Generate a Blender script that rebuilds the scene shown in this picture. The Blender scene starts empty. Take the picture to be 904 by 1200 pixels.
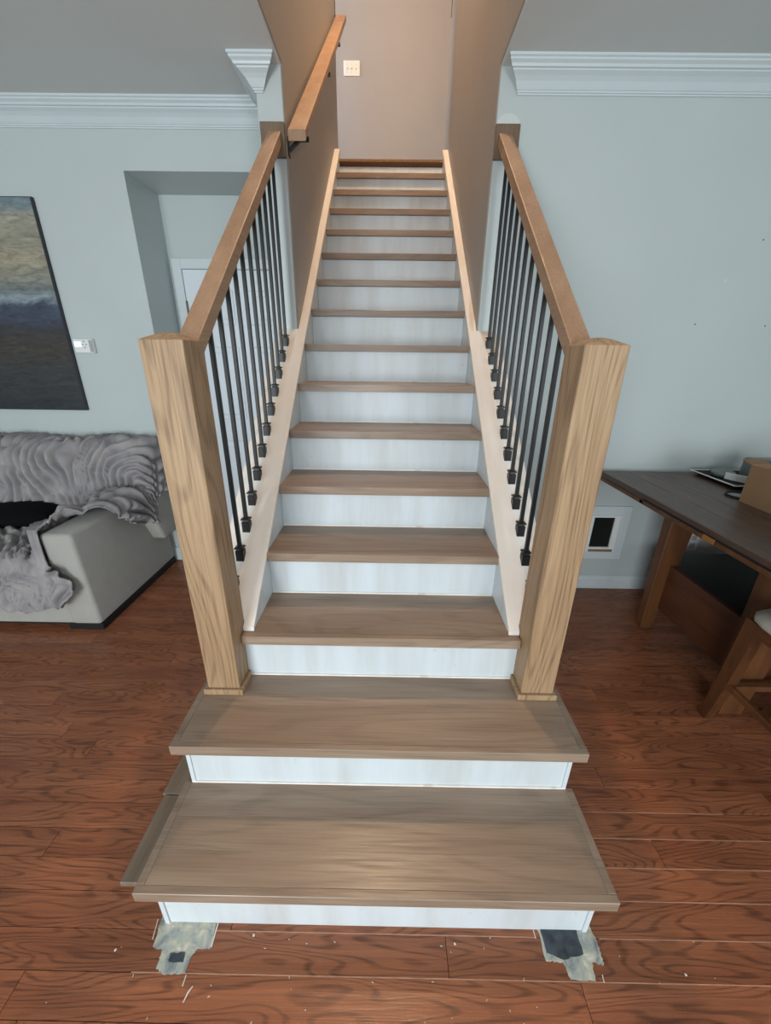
import bpy, bmesh, math, random
import numpy as np
from mathutils import Vector, Matrix

random.seed(7)
scene = bpy.context.scene
COL = scene.collection

# ------------------------------------------------------------------ camera
CAM = Vector((0.0168, 0.0, 1.4656))
PITCH, YAW, ROLL, FPX = 0.3780, -0.00612, 0.01279, 456.77
fw = Vector((math.sin(YAW) * math.cos(PITCH), math.cos(YAW) * math.cos(PITCH), -math.sin(PITCH)))
rt = Vector((math.cos(YAW), -math.sin(YAW), 0))
up = rt.cross(fw)
r2 = rt * math.cos(ROLL) + up * math.sin(ROLL)
u2 = -rt * math.sin(ROLL) + up * math.cos(ROLL)
cd = bpy.data.cameras.new('camera')
cam = bpy.data.objects.new('camera', cd)
COL.objects.link(cam)
m = Matrix.Identity(4)
for i in range(3):
    m[i][0] = r2[i]; m[i][1] = u2[i]; m[i][2] = -fw[i]; m[i][3] = CAM[i]
cam.matrix_world = m
cd.sensor_fit = 'HORIZONTAL'
cd.sensor_width = 36.0
cd.lens = FPX / 904 * 36.0
cd.clip_start = 0.02
scene.camera = cam

# ------------------------------------------------------------------ world, daylight, exposure
w = bpy.data.worlds.new('world'); scene.world = w
w.use_nodes = True
bg = w.node_tree.nodes['Background']
bg.inputs[0].default_value = (0.72, 0.86, 1.0, 1)
bg.inputs[1].default_value = 0.6
vs = scene.view_settings
vs.view_transform = 'Standard'
vs.look = 'None'
vs.gamma = 1.0
vs.use_curve_mapping = False
vs.exposure = -0.06


def area(name, loc, target, sx, sy, power, color):
    l = bpy.data.lights.new(name, 'AREA')
    l.shape = 'RECTANGLE'; l.size = sx; l.size_y = sy
    l.energy = power; l.color = color
    o = bpy.data.objects.new(name, l); COL.objects.link(o)
    o.location = loc
    o.rotation_euler = (Vector(target) - Vector(loc)).to_track_quat('-Z', 'Z').to_euler()
    return o


DAY = (0.90, 0.97, 1.0)
# daylight through the two windows of the wall behind the photographer and the upstairs hall window
area('daylight_patio_window', (-1.4, -2.97, 1.25), (-1.4, 0, 1.25), 1.4, 1.9, 165, DAY)
area('daylight_small_window', (1.7, -2.97, 1.5), (1.7, 0, 1.5), 1.3, 1.3, 75, DAY)
area('daylight_hall_window', (-2.44, 4.9, 4.0), (0, 4.9, 4.0), 0.6, 1.4, 110, (0.70, 0.83, 1.0))

# ------------------------------------------------------------------ helpers
ORG = {}


def org(o):
    return ORG.get(o.name, Vector((0, 0, 0))) if o else Vector((0, 0, 0))


def thing(name, label, cat, loc=(0, 0, 0), group=None):
    o = bpy.data.objects.new(name, None); COL.objects.link(o)
    o.empty_display_size = 0.1
    o.location = loc; ORG[o.name] = Vector(loc)
    o['label'] = label; o['category'] = cat
    if group: o['group'] = group
    return o


def tag(o, label, cat, group=None):
    o['label'] = label; o['category'] = cat
    if group: o['group'] = group
    return o


def obj(name, bm, mat, parent=None, smooth=False, loc=None):
    """bm is in world coordinates; the object's origin is moved to loc (or its parent's origin)"""
    po = org(parent)
    L = Vector(loc) if loc is not None else po
    bmesh.ops.translate(bm, verts=bm.verts, vec=-L)
    me = bpy.data.meshes.new(name)
    bmesh.ops.recalc_face_normals(bm, faces=bm.faces)
    bm.to_mesh(me); bm.free()
    if smooth:
        for p in me.polygons: p.use_smooth = True
    mats = mat if isinstance(mat, (list, tuple)) else [mat]
    for mm in mats: me.materials.append(mm)
    o = bpy.data.objects.new(name, me); COL.objects.link(o)
    o.location = L - po
    if parent: o.parent = parent
    ORG[o.name] = L
    return o


def inst(src, loc, parent):
    """copy of a mesh part (shared data) at world location loc under parent"""
    o = src.copy(); COL.objects.link(o)
    o.parent = parent
    o.location = Vector(loc) - org(parent)
    ORG[o.name] = Vector(loc)
    return o


def struct(name, bm, mat, parent=None, **k):
    o = obj(name, bm, mat, parent, **k)
    if not parent: o['kind'] = 'structure'
    return o


def B():
    return bmesh.new()


def box(bm, x0, x1, y0, y1, z0, z1, bev=0.0, seg=1):
    r = bmesh.ops.create_cube(bm, size=1.0)
    vs_ = r['verts']
    for v in vs_:
        v.co = Vector(((x0 + x1) / 2 + v.co.x * (x1 - x0), (y0 + y1) / 2 + v.co.y * (y1 - y0), (z0 + z1) / 2 + v.co.z * (z1 - z0)))
    if bev > 0:
        es = list({e for v in vs_ for e in v.link_edges})
        bmesh.ops.bevel(bm, geom=es, offset=bev, segments=seg, profile=0.5, affect='EDGES')
    return bm


def prism_x(bm, poly, x0, x1):
    """poly: list of (y,z) extruded from x0 to x1"""
    a = [bm.verts.new((x0, y, z)) for y, z in poly]
    b = [bm.verts.new((x1, y, z)) for y, z in poly]
    n = len(poly)
    bm.faces.new(a); bm.faces.new(b[::-1])
    for i in range(n):
        bm.faces.new((a[i], b[i], b[(i + 1) % n], a[(i + 1) % n]))
    return bm


def prism_z(bm, poly, z0, z1):
    a = [bm.verts.new((x, y, z0)) for x, y in poly]
    b = [bm.verts.new((x, y, z1)) for x, y in poly]
    n = len(poly)
    bm.faces.new(a[::-1]); bm.faces.new(b)
    for i in range(n):
        bm.faces.new((a[i], a[(i + 1) % n], b[(i + 1) % n], b[i]))
    return bm


def prism_y(bm, poly, y0, y1):
    a = [bm.verts.new((x, y0, z)) for x, z in poly]
    b = [bm.verts.new((x, y1, z)) for x, z in poly]
    n = len(poly)
    bm.faces.new(a); bm.faces.new(b[::-1])
    for i in range(n):
        bm.faces.new((a[i], b[i], b[(i + 1) % n], a[(i + 1) % n]))
    return bm


def loft(bm, rings, cap=True):
    vr = [[bm.verts.new(p) for p in ring] for ring in rings]
    n = len(vr[0])
    for a, b in zip(vr[:-1], vr[1:]):
        for i in range(n):
            bm.faces.new((a[i], a[(i + 1) % n], b[(i + 1) % n], b[i]))
    if cap:
        bm.faces.new(vr[0][::-1]); bm.faces.new(vr[-1])
    return bm


def tube(bm, pts, rad, n=8):
    pts = [Vector(p) for p in pts]
    rads = rad if isinstance(rad, (list, tuple)) else [rad] * len(pts)
    rings = []
    for i, p in enumerate(pts):
        d = (pts[min(i + 1, len(pts) - 1)] - pts[max(i - 1, 0)]).normalized()
        ref = Vector((0, 0, 1)) if abs(d.z) < 0.9 else Vector((1, 0, 0))
        a = d.cross(ref).normalized(); b = d.cross(a).normalized()
        rings.append([p + a * rads[i] * math.cos(2 * math.pi * k / n + math.pi / n) + b * rads[i] * math.sin(2 * math.pi * k / n + math.pi / n) for k in range(n)])
    return loft(bm, rings)


def lathe(bm, prof, c, n=24):
    rings = []
    for r, z in prof:
        rings.append([Vector((c[0] + r * math.cos(2 * math.pi * k / n), c[1] + r * math.sin(2 * math.pi * k / n), c[2] + z)) for k in range(n)])
    return loft(bm, rings)


def lin(c):
    return tuple(((v / 255) / 12.92 if v / 255 <= 0.04045 else ((v / 255 + 0.055) / 1.055) ** 2.4) for v in c)


class NT:
    def __init__(s, name):
        s.m = bpy.data.materials.new(name); s.m.use_nodes = True
        s.t = s.m.node_tree; s.n = s.t.nodes; s.l = s.t.links
        s.b = s.n['Principled BSDF']

    def add(s, kind, **k):
        n = s.n.new(kind)
        for a, v in k.items(): setattr(n, a, v)
        return n

    def link(s, a, b): s.l.new(a, b)

    def math(s, op, a, b=None, c=None):
        n = s.add('ShaderNodeMath', operation=op)
        for i, v in enumerate((a, b, c)):
            if v is None: continue
            if isinstance(v, (int, float)): n.inputs[i].default_value = v
            else: s.link(v, n.inputs[i])
        return n.outputs[0]

    def noise(s, vec, scale, detail=2.0, rough=0.5, dist=0.0):
        n = s.add('ShaderNodeTexNoise')
        n.inputs['Scale'].default_value = scale; n.inputs['Detail'].default_value = detail
        n.inputs['Roughness'].default_value = rough; n.inputs['Distortion'].default_value = dist
        s.link(vec, n.inputs['Vector'])
        return n.outputs['Fac']

    def ramp(s, fac, stops, interp='LINEAR'):
        n = s.add('ShaderNodeValToRGB'); n.color_ramp.interpolation = interp
        e = n.color_ramp.elements
        while len(e) < len(stops): e.new(0.5)
        for i, (p, c) in enumerate(stops):
            e[i].position = p
            e[i].color = (*c, 1) if len(c) == 3 else c
        s.link(fac, n.inputs[0])
        return n.outputs[0]

    def mix(s, fac, a, b, mode='MIX'):
        n = s.add('ShaderNodeMix', data_type='RGBA', blend_type=mode)
        if isinstance(fac, (int, float)): n.inputs[0].default_value = fac
        else: s.link(fac, n.inputs[0])
        for i, v in ((6, a), (7, b)):
            if isinstance(v, tuple): n.inputs[i].default_value = (*v[:3], 1)
            else: s.link(v, n.inputs[i])
        return n.outputs[2]

    def bump(s, h, strength=0.2, dist=0.002):
        n = s.add('ShaderNodeBump'); n.inputs['Strength'].default_value = strength
        n.inputs['Distance'].default_value = dist
        s.link(h, n.inputs['Height']); s.link(n.outputs[0], s.b.inputs['Normal'])

    def coords(s, scale=(1, 1, 1), rnd=0.0):
        tc = s.add('ShaderNodeTexCoord')
        v = tc.outputs['Object']
        if rnd:
            oi = s.add('ShaderNodeObjectInfo')
            mm = s.add('ShaderNodeVectorMath', operation='SCALE'); mm.inputs[0].default_value = (3.7, 5.3, 7.9)
            k = s.math('MULTIPLY', oi.outputs['Random'], rnd); s.link(k, mm.inputs['Scale'])
            ad = s.add('ShaderNodeVectorMath', operation='ADD'); s.link(v, ad.inputs[0]); s.link(mm.outputs[0], ad.inputs[1])
            v = ad.outputs[0]
        mp = s.add('ShaderNodeVectorMath', operation='MULTIPLY'); mp.inputs[1].default_value = scale
        s.link(v, mp.inputs[0])
        return mp.outputs[0]

    def rand(s):
        return s.add('ShaderNodeObjectInfo').outputs['Random']


def plain(name, rgb, rough=0.5, metal=0.0, var=0.06, nscale=6.0, bump=0.0, bscale=200.0, spec=0.5, sheen=0.0):
    t = NT(name)
    c = lin(rgb)
    v = t.coords()
    n = t.noise(v, nscale, 3.0)
    lo = tuple(x * (1 - var) for x in c); hi = tuple(min(1, x * (1 + var)) for x in c)
    t.link(t.ramp(n, [(0.3, lo), (0.7, hi)]), t.b.inputs['Base Color'])
    t.b.inputs['Roughness'].default_value = rough
    t.b.inputs['Metallic'].default_value = metal
    t.b.inputs['Specular IOR Level'].default_value = spec
    if sheen: t.b.inputs['Sheen Weight'].default_value = sheen
    if bump: t.bump(t.noise(v, bscale, 2.0), bump, 0.001)
    return t.m


def wood(name, light, mid, dark, axis, ring=34.0, ringamt=0.5, fib=0.35, rough=0.45, scale=1.0, tone=0.15, across=9.0, along=1.1, bump=0.12, edge=(0.62, 0.95), spec=0.5):
    t = NT(name)
    st = [across] * 3; st[axis] = along
    v = t.coords(tuple(s_ * scale for s_ in st), rnd=13.0)
    n1 = t.noise(v, 1.0, 1.5, 0.45, 0.25)
    rings = t.math('SINE', t.math('MULTIPLY', n1, ring))
    rings = t.math('MULTIPLY_ADD', rings, 0.5, 0.5)
    rr = t.ramp(rings, [(edge[0], (0, 0, 0)), (edge[1], (1, 1, 1))])
    # streaky pores broken up along the grain
    sf = [190.0, 190.0, 190.0]; sf[axis] = 5.0
    v2 = t.coords(tuple(sf), rnd=17.0)
    f = t.noise(v2, 1.0, 2.0, 0.6)
    ff = t.ramp(f, [(0.40, (0, 0, 0)), (0.66, (1, 1, 1))])
    sm = [14.0, 14.0, 14.0]; sm[axis] = 1.6
    v3 = t.coords(tuple(sm), rnd=11.0)
    patch = t.noise(v3, 1.0, 2.0, 0.5)
    base = t.mix(t.ramp(patch, [(0.35, (0, 0, 0)), (0.65, (1, 1, 1))]), lin(light), lin(mid))
    ringfac = t.math('MULTIPLY', t.math('MULTIPLY', rr, t.math('MULTIPLY_ADD', ff, 0.55, 0.45)), ringamt)
    c = t.mix(ringfac, base, lin(dark))
    c = t.mix(t.math('MULTIPLY', ff, fib), c, lin(dark))
    # board to board tone
    k = t.math('MULTIPLY_ADD', t.rand(), 2 * tone, 1 - tone)
    vm = t.add('ShaderNodeVectorMath', operation='SCALE'); t.link(c, vm.inputs[0]); t.link(k, vm.inputs['Scale'])
    t.link(vm.outputs[0], t.b.inputs['Base Color'])
    t.b.inputs['Specular IOR Level'].default_value = spec
    rn = t.math('MULTIPLY_ADD', ff, 0.12, rough); t.link(rn, t.b.inputs['Roughness'])
    t.bump(t.math('ADD', ff, t.math('MULTIPLY', rr, 0.8)), -bump if False else bump, 0.0006)
    return t.m


# ------------------------------------------------------------------ materials
M = {}
M['wall'] = plain('wall_paint', (185, 193, 193), 0.42, var=0.025, nscale=2.0, bump=0.05, bscale=160, spec=0.35)
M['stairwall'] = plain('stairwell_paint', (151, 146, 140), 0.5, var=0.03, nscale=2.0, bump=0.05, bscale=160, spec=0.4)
M['landwall'] = plain('landing_paint', (158, 158, 160), 0.55, var=0.03, nscale=2.0, bump=0.05, bscale=160, spec=0.3)
M['ceil'] = plain('ceiling_paint', (212, 214, 212), 0.8, var=0.02, nscale=2.0, bump=0.05, bscale=120)
M['trim'] = plain('trim_paint', (202, 211, 214), 0.35, var=0.015)
M['door'] = plain('door_paint', (214, 221, 228), 0.4, var=0.015)
M['carpet'] = plain('landing_carpet_pile', (112, 84, 60), 0.95, var=0.3, nscale=120, bump=0.8, bscale=260)
M['floor_base'] = plain('floor_gap', (52, 30, 22), 0.8)
M['iron'] = plain('black_iron', (20, 21, 23), 0.42, metal=0.2, var=0.1)
M['hinge'] = plain('hinge_metal', (120, 110, 90), 0.4, metal=0.8)
M['floor'] = wood('floor_oak', (156, 98, 68), (136, 82, 56), (66, 39, 30), 0, ring=125, ringamt=0.7, fib=0.28, rough=0.25, tone=0.10, edge=(0.62, 1.0), spec=0.4, bump=0.2, across=11.0, along=1.7)
M['tread'] = wood('tread_oak', (149, 129, 111), (133, 112, 95), (90, 72, 58), 0, ring=60, ringamt=0.3, fib=0.22, rough=0.33, tone=0.13, across=6.0, along=0.9)
M['newel'] = wood('newel_oak', (170, 140, 107), (156, 126, 94), (92, 66, 44), 2, ring=120, ringamt=0.55, fib=0.28, rough=0.5, tone=0.02, edge=(0.55, 1.0), across=6.0, along=0.8)
M['rail'] = wood('rail_oak', (164, 133, 107), (152, 121, 95), (118, 89, 67), 1, ring=16, ringamt=0.2, fib=0.25, rough=0.45, tone=0.03)
M['rosette'] = wood('rosette_oak_shaded', (122, 102, 82), (110, 90, 72), (82, 64, 50), 2, ring=16, ringamt=0.2, fib=0.3, rough=0.5, tone=0.03)  # oak darkened in colour to stand in for the shade on the rosettes
M['loose'] = wood('loose_board_oak', (128, 112, 96), (112, 96, 80), (84, 68, 54), 1, ring=20, ringamt=0.25, fib=0.2, rough=0.5, tone=0.05)
M['table'] = wood('table_top_wood', (88, 66, 54), (74, 54, 44), (44, 30, 24), 1, ring=14, ringamt=0.25, fib=0.2, rough=0.33, tone=0.10)
M['tleg'] = wood('table_leg_wood', (106, 66, 36), (88, 52, 27), (52, 28, 14), 2, ring=20, ringamt=0.35, fib=0.25, rough=0.42, tone=0.06)
M['tbox'] = wood('table_panel_wood', (92, 52, 30), (76, 42, 24), (50, 26, 14), 1, ring=16, ringamt=0.3, fib=0.25, rough=0.4, tone=0.05)


def riser_mat():
    t = NT('riser_primer')
    v = t.coords((9, 9, 1.2), rnd=5.0)
    n = t.noise(v, 1.0, 4.0, 0.6)
    c = t.ramp(n, [(0.25, lin((186, 188, 188))), (0.55, lin((199, 206, 210))), (0.75, lin((204, 212, 218)))])
    v2 = t.coords((1, 1, 1), rnd=9.0)
    sp = t.noise(v2, 55.0, 2.0)
    c = t.mix(t.ramp(sp, [(0.71, (0, 0, 0)), (0.80, (0.5, 0.5, 0.5))]), c, lin((165, 150, 135)))
    t.link(c, t.b.inputs['Base Color'])
    t.b.inputs['Roughness'].default_value = 0.45
    return t.m


def cap_mat():
    t = NT('primed_cap')
    v = t.coords((10, 1.4, 1.4))
    n = t.noise(v, 1.0, 3.0, 0.55, 0.4)
    c = t.ramp(n, [(0.35, lin((222, 214, 206))), (0.6, lin((232, 228, 224))), (0.72, lin((206, 188, 172)))])
    t.link(c, t.b.inputs['Base Color'])
    t.b.inputs['Roughness'].default_value = 0.5
    return t.m


def patch_mat():
    t = NT('floor_filler')
    v = t.coords()
    n = t.noise(v, 26, 5.0, 0.65, 0.6)
    c = t.ramp(n, [(0.30, lin((112, 118, 120))), (0.46, lin((160, 163, 156))), (0.58, lin((186, 180, 160))), (0.72, lin((216, 212, 198)))])
    t.link(c, t.b.inputs['Base Color'])
    t.b.inputs['Roughness'].default_value = 0.85
    t.bump(n, 0.6, 0.002)
    return t.m


def blanket_mat():
    t = NT('plush_blanket')
    v = t.coords()
    n = t.noise(v, 9, 2.0, 0.5, 0.3)
    c = t.ramp(n, [(0.28, lin((132, 128, 131))), (0.5, lin((146, 142, 143))), (0.74, lin((160, 155, 153)))])
    t.link(c, t.b.inputs['Base Color'])
    t.b.inputs['Roughness'].default_value = 0.95
    t.b.inputs['Specular IOR Level'].default_value = 0.1
    f = t.noise(v, 260, 3.0, 0.6)
    t.bump(f, 0.35, 0.003)
    return t.m


def painting_mat():
    t = NT('abstract_painting')
    v = t.coords((1, 1, 1))
    sx = t.add('ShaderNodeSeparateXYZ'); t.link(v, sx.inputs[0])
    n = t.noise(t.coords((2.2, 1, 5)), 1.0, 6.0, 0.65, 0.8)
    z = t.math('MULTIPLY_ADD', n, 0.16, t.math('ADD', t.math('MULTIPLY', sx.outputs['Z'], 0.866), -0.08))   # 0 bottom .. 1 top
    c = t.ramp(z, [(0.00, lin((38, 42, 48))), (0.18, lin((50, 52, 54))), (0.34, lin((58, 54, 48))), (0.43, lin((52, 52, 56))),
                   (0.46, lin((54, 60, 76))), (0.54, lin((62, 72, 90))), (0.57, lin((132, 144, 152))), (0.61, lin((104, 112, 112))),
                   (0.66, lin((128, 128, 118))), (0.73, lin((152, 144, 124))), (0.82, lin((134, 131, 116))), (0.90, lin((150, 146, 132))), (0.97, lin((110, 126, 132)))])
    st = t.noise(t.coords((9, 1, 34)), 1.0, 5.0, 0.7, 1.2)
    c = t.mix(0.6, c, t.ramp(st, [(0.3, (0.12, 0.12, 0.12)), (0.7, (0.85, 0.85, 0.85))]), 'OVERLAY')
    t.link(c, t.b.inputs['Base Color'])
    t.b.inputs['Roughness'].default_value = 0.45
    t.bump(st, 0.3, 0.002)
    return t.m


M['riser'] = riser_mat(); M['cap'] = cap_mat(); M['patch'] = patch_mat(); M['blanket'] = blanket_mat(); M['painting'] = painting_mat()
M['darkpatch'] = plain('exposed_dark_adhesive', (58, 64, 70), 0.8, var=0.5, nscale=40)
M['seam'] = plain('seam_dust', (176, 132, 108), 0.9, var=0.2, nscale=30)
M['chip'] = plain('paint_chip', (214, 204, 192), 0.8)
M['sofa'] = plain('sofa_fabric', (158, 156, 150), 0.9, var=0.04, nscale=14, bump=0.25, bscale=420, sheen=0.2)
M['black'] = plain('black_fabric', (7, 8, 9), 0.95, var=0.2, bump=0.2, spec=0.15)
M['plinth'] = plain('black_plinth', (16, 15, 15), 0.6)
M['frameblk'] = plain('canvas_edge', (36, 40, 46), 0.5)
M['white_plastic'] = plain('white_plastic', (222, 224, 222), 0.35, var=0.01)
M['grey_plastic'] = plain('grey_plastic', (160, 162, 162), 0.4)
M['card'] = plain('cardboard', (136, 106, 76), 0.85, var=0.05, nscale=9)
M['tape'] = plain('packing_tape', (116, 88, 62), 0.3)
M['cream'] = plain('seat_upholstery', (176, 170, 160), 0.85, var=0.04, bump=0.2, bscale=300)
M['darkshelf'] = plain('shelf_black_wood', (26, 23, 22), 0.4, var=0.2)
M['inlay'] = plain('table_inlay', (150, 100, 52), 0.4)
M['greenglass'] = plain('grey_green_ceramic', (108, 118, 116), 0.35, var=0.1)
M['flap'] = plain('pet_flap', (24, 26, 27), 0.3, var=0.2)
M['bowl'] = plain('dark_red_ceramic', (58, 24, 18), 0.35)
M['spackle'] = plain('spackle', (200, 206, 202), 0.8)
t_ = NT('thermostat_screen'); t_.b.inputs['Base Color'].default_value = (0.6, 0.7, 0.8, 1)
t_.b.inputs['Emission Color'].default_value = (0.8, 0.9, 1, 1); t_.b.inputs['Emission Strength'].default_value = 0.7
M['screen'] = t_.m
t_ = NT('lamp_glass'); t_.b.inputs['Emission Color'].default_value = (1, 0.72, 0.42, 1); t_.b.inputs['Emission Strength'].default_value = 6.0
M['lampglass'] = t_.m
t_ = NT('window_glass'); t_.b.inputs['Transmission Weight'].default_value = 1.0; t_.b.inputs['Roughness'].default_value = 0.0
t_.b.inputs['Base Color'].default_value = (0.95, 0.98, 1, 1)
M['glass'] = t_.m

# ================================================================== SETTING
CZ = 2.67            # ceiling of the lower room
UZ = 5.25            # upstairs ceiling
YR, YL = 2.34, 2.65  # wall beside the table, wall behind the sofa
XI = 0.485           # stairwell inner wall
XO = 0.609
XW0, XW1, YB = -4.0, 3.6, -3.0
LAND = 3.04

# stairwell walls (their front ends show as the two wall stubs beside the top of the rails)
for s, nm in ((-1, 'wall_stairwell_left'), (1, 'wall_stairwell_right')):
    bm = B()
    a, b = sorted((s * XI, s * XO))
    r = bmesh.ops.create_cube(bm, size=1.0)
    for v in r['verts']:
        v.co = Vector(((a + b) / 2 + v.co.x * (b - a), (YR + 4.52) / 2 + v.co.y * (4.52 - YR), CZ / 2 + v.co.z * CZ))
    e = [e for e in bm.edges if all(abs(v.co.x - s * XI) < 1e-4 and abs(v.co.y - YR) < 1e-4 for v in e.verts)]
    bmesh.ops.bevel(bm, geom=e, offset=0.012, segments=4, profile=0.5, affect='EDGES')
    bm2 = B()
    box(bm2, a, b, 1.2, YR, CZ, UZ)
    e = [e for e in bm2.edges if all(abs(v.co.x - s * XI) < 1e-4 and abs(v.co.z - CZ) < 1e-4 for v in e.verts)]
    bmesh.ops.bevel(bm2, geom=e, offset=0.012, segments=4, profile=0.5, affect='EDGES')
    box(bm2, a, b, YR, 4.52, CZ, UZ)
    me = bpy.data.meshes.new('tmp'); bm2.to_mesh(me); bm2.free(); bm.from_mesh(me); bpy.data.meshes.remove(me)
    bm.normal_update()
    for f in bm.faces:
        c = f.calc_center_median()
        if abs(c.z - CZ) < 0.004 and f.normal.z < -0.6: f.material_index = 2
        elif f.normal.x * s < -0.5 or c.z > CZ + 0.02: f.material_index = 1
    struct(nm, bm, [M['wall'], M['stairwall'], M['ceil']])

wr = struct('wall_right', box(B(), XO, XW1, YR, YR + 0.12, 0, CZ), M['wall'])
bm = B()
box(bm, XW0, -1.455, YL, 3.12, 0, CZ)
box(bm, -1.455, -XO, YL, 2.99, 2.395, CZ)
wl = struct('wall_back_left', bm, M['wall'])
struct('wall_recess', box(B(), -1.455, -XO, 2.99, 3.12, 0, CZ), M['wall'])
struct('wall_left', box(B(), XW0 - 0.12, XW0, YB, YL, 0, CZ), M['wall'])
struct('wall_far_right', box(B(), XW1, XW1 + 0.12, YB, YR, 0, CZ), M['wall'])
# wall behind the photographer with its two window openings
bm = B()
wins = [(-2.15, -0.65, 0.25, 2.25), (1.0, 2.4, 0.8, 2.2)]
box(bm, XW0, -2.15, YB - 0.12, YB, 0, CZ); box(bm, -0.65, 1.0, YB - 0.12, YB, 0, CZ); box(bm, 2.4, XW1, YB - 0.12, YB, 0, CZ)
for x0, x1, z0, z1 in wins:
    box(bm, x0, x1, YB - 0.12, YB, 0, z0); box(bm, x0, x1, YB - 0.12, YB, z1, CZ)
struct('wall_back', bm, M['wall'])
for i, (x0, x1, z0, z1) in enumerate(wins):
    bm = B()
    for a in (x0, (x0 + x1) / 2 - 0.025, x1 - 0.05): box(bm, a, a + 0.05, YB - 0.1, YB - 0.04, z0, z1)
    for a in (z0, z1 - 0.05): box(bm, x0, x1, YB - 0.1, YB - 0.04, a, a + 0.05)
    wo = struct('window_%d' % (i + 1), bm, M['trim'])
    obj('pane', box(B(), x0 + 0.05, x1 - 0.05, YB - 0.075, YB - 0.069, z0 + 0.05, z1 - 0.05), M['glass'], wo)

bm = B()
box(bm, XW0, -XO, 1.2, YL, CZ, CZ + 0.06); box(bm, XO, XW1, 1.2, YR, CZ, CZ + 0.06); box(bm, XW0, XW1, YB, 1.2, CZ, CZ + 0.06)
struct('ceiling', bm, M['ceil'])
bm = B()
box(bm, -XO, XO, 1.08, 1.2, CZ + 0.06, UZ)
struct('wall_stairwell_front', bm, M['stairwall'])
struct('ceiling_upstairs', box(B(), -2.6, 2.6, 1.08, 5.4, UZ, UZ + 0.06), M['ceil'])
bm = B()
box(bm, -2.6, 2.6, 5.25, 5.37, LAND - 0.3, UZ)
wtop = struct('wall_landing', bm, M['landwall'])
bm = B()
box(bm, -2.6, -2.5, 4.2, 5.25, LAND - 0.3, UZ)
struct('wall_hall_left', bm, M['wall'])
struct('wall_hall_right', box(B(), 2.5, 2.6, 4.2, 5.25, LAND - 0.3, UZ), M['wall'])
bm = B()
box(bm, -2.5, -XO, 4.4, 4.52, LAND - 0.02, UZ); box(bm, XO, 2.5, 4.4, 4.52, LAND - 0.02, UZ)
struct('wall_hall_front', bm, M['wall'])
# landing floor with carpet rolled over its front edge
bm = B()
prof = [(4.235, LAND - 0.045)]
for k in range(9):
    a = math.pi * (1.0 - k / 8 * 0.5) + math.pi * 0.0
    prof.append((4.222 + 0.026 * math.cos(a) * 1.0, LAND - 0.024 + 0.026 * math.sin(a)))
prof += [(5.25, LAND + 0.002), (5.25, LAND - 0.3), (4.26, LAND - 0.3), (4.26, LAND - 0.045)]
prism_x(bm, prof, -0.46, 0.46)
box(bm, -2.5, -XO - 0.001, 4.52, 5.25, LAND - 0.3, LAND + 0.002)
box(bm, XO + 0.001, 2.5, 4.52, 5.25, LAND - 0.3, LAND + 0.002)
box(bm, -XO - 0.001, -0.46, 4.53, 5.25, LAND - 0.3, LAND + 0.002); box(bm, 0.46, XO + 0.001, 4.53, 5.25, LAND - 0.3, LAND + 0.002)
struct('floor_landing', bm, M['carpet'])
# dark corner strips at the top of the stairwell walls
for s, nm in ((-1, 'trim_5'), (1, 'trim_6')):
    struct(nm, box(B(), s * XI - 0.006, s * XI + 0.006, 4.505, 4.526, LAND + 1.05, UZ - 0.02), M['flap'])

# ---------------- crown moulding (swept profile: projection, drop below ceiling)
PROF = [(0.0, 0.0), (0.092, 0.0), (0.092, 0.008), (0.085, 0.012), (0.085, 0.018), (0.074, 0.026), (0.070, 0.034), (0.062, 0.036), (0.060, 0.040),
        (0.045, 0.050), (0.032, 0.062), (0.022, 0.076), (0.016, 0.084), (0.012, 0.086), (0.012, 0.091), (0.006, 0.093), (0.006, 0.098), (0.0, 0.098)]


def sweep(bm, path):
    rings = []
    for (x, y), (ox, oy) in path:
        rings.append([Vector((x + ox * p, y + oy * p, CZ - h)) for p, h in PROF])
    loft(bm, rings)
    return bm


struct('trim_1', sweep(B(), [((-0.58, YR), (0.85, -1)), ((-XO, YR), (-1, -1)), ((-XO, YL), (-1, -1)), ((XW0, YL), (0, -1))]), M['trim'])
struct('trim_2', sweep(B(), [((0.579, YR), (-0.8, -1)), ((XW1, YR), (0, -1))]), M['trim'])


def base_prof(bm, x0, x1, y, h=0.095):
    return prism_x(bm, [(y, 0), (y - 0.016, 0), (y - 0.016, h * 0.72), (y - 0.012, h * 0.78), (y - 0.011, h * 0.9), (y - 0.006, h), (y, h)], x0, x1)


struct('baseboard_right', base_prof(B(), 0.61, XW1, YR), M['trim'])
struct('baseboard_left', base_prof(B(), XW0, -1.455, YL), M['trim'])

# ---------------- door in the recess
d1 = struct('door_1', box(B(), -1.368, -0.64, 2.972, 2.9899, 0.01, 1.988), M['door'])
for x0, x1 in ((-1.265, -1.05), (-0.955, -0.74)):
    for z0, z1 in ((0.22, 0.86), (1.02, 1.52), (1.66, 1.87)):
        bm = B()
        pts = []
        for ins, dep in ((0, 0), (0.012, 0.007), (0.022, 0.007), (0.04, 0.0)):
            pts.append([Vector((x0 + ins, 2.9715 + dep - 0.003, z0 + ins)), Vector((x1 - ins, 2.9715 + dep - 0.003, z0 + ins)), Vector((x1 - ins, 2.9715 + dep - 0.003, z1 - ins)), Vector((x0 + ins, 2.9715 + dep - 0.003, z1 - ins))])
        loft(bm, pts, cap=False)
        bm.faces.new([v for v in bm.verts][-4:])
        obj('panel', bm, M['door'], d1)
for z in (0.25, 1.02, 1.76):
    obj('hinge', box(B(), -1.374, -1.362, 2.962, 2.973, z - 0.045, z + 0.045, 0.002), M['hinge'], d1)
bm = B()
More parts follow.
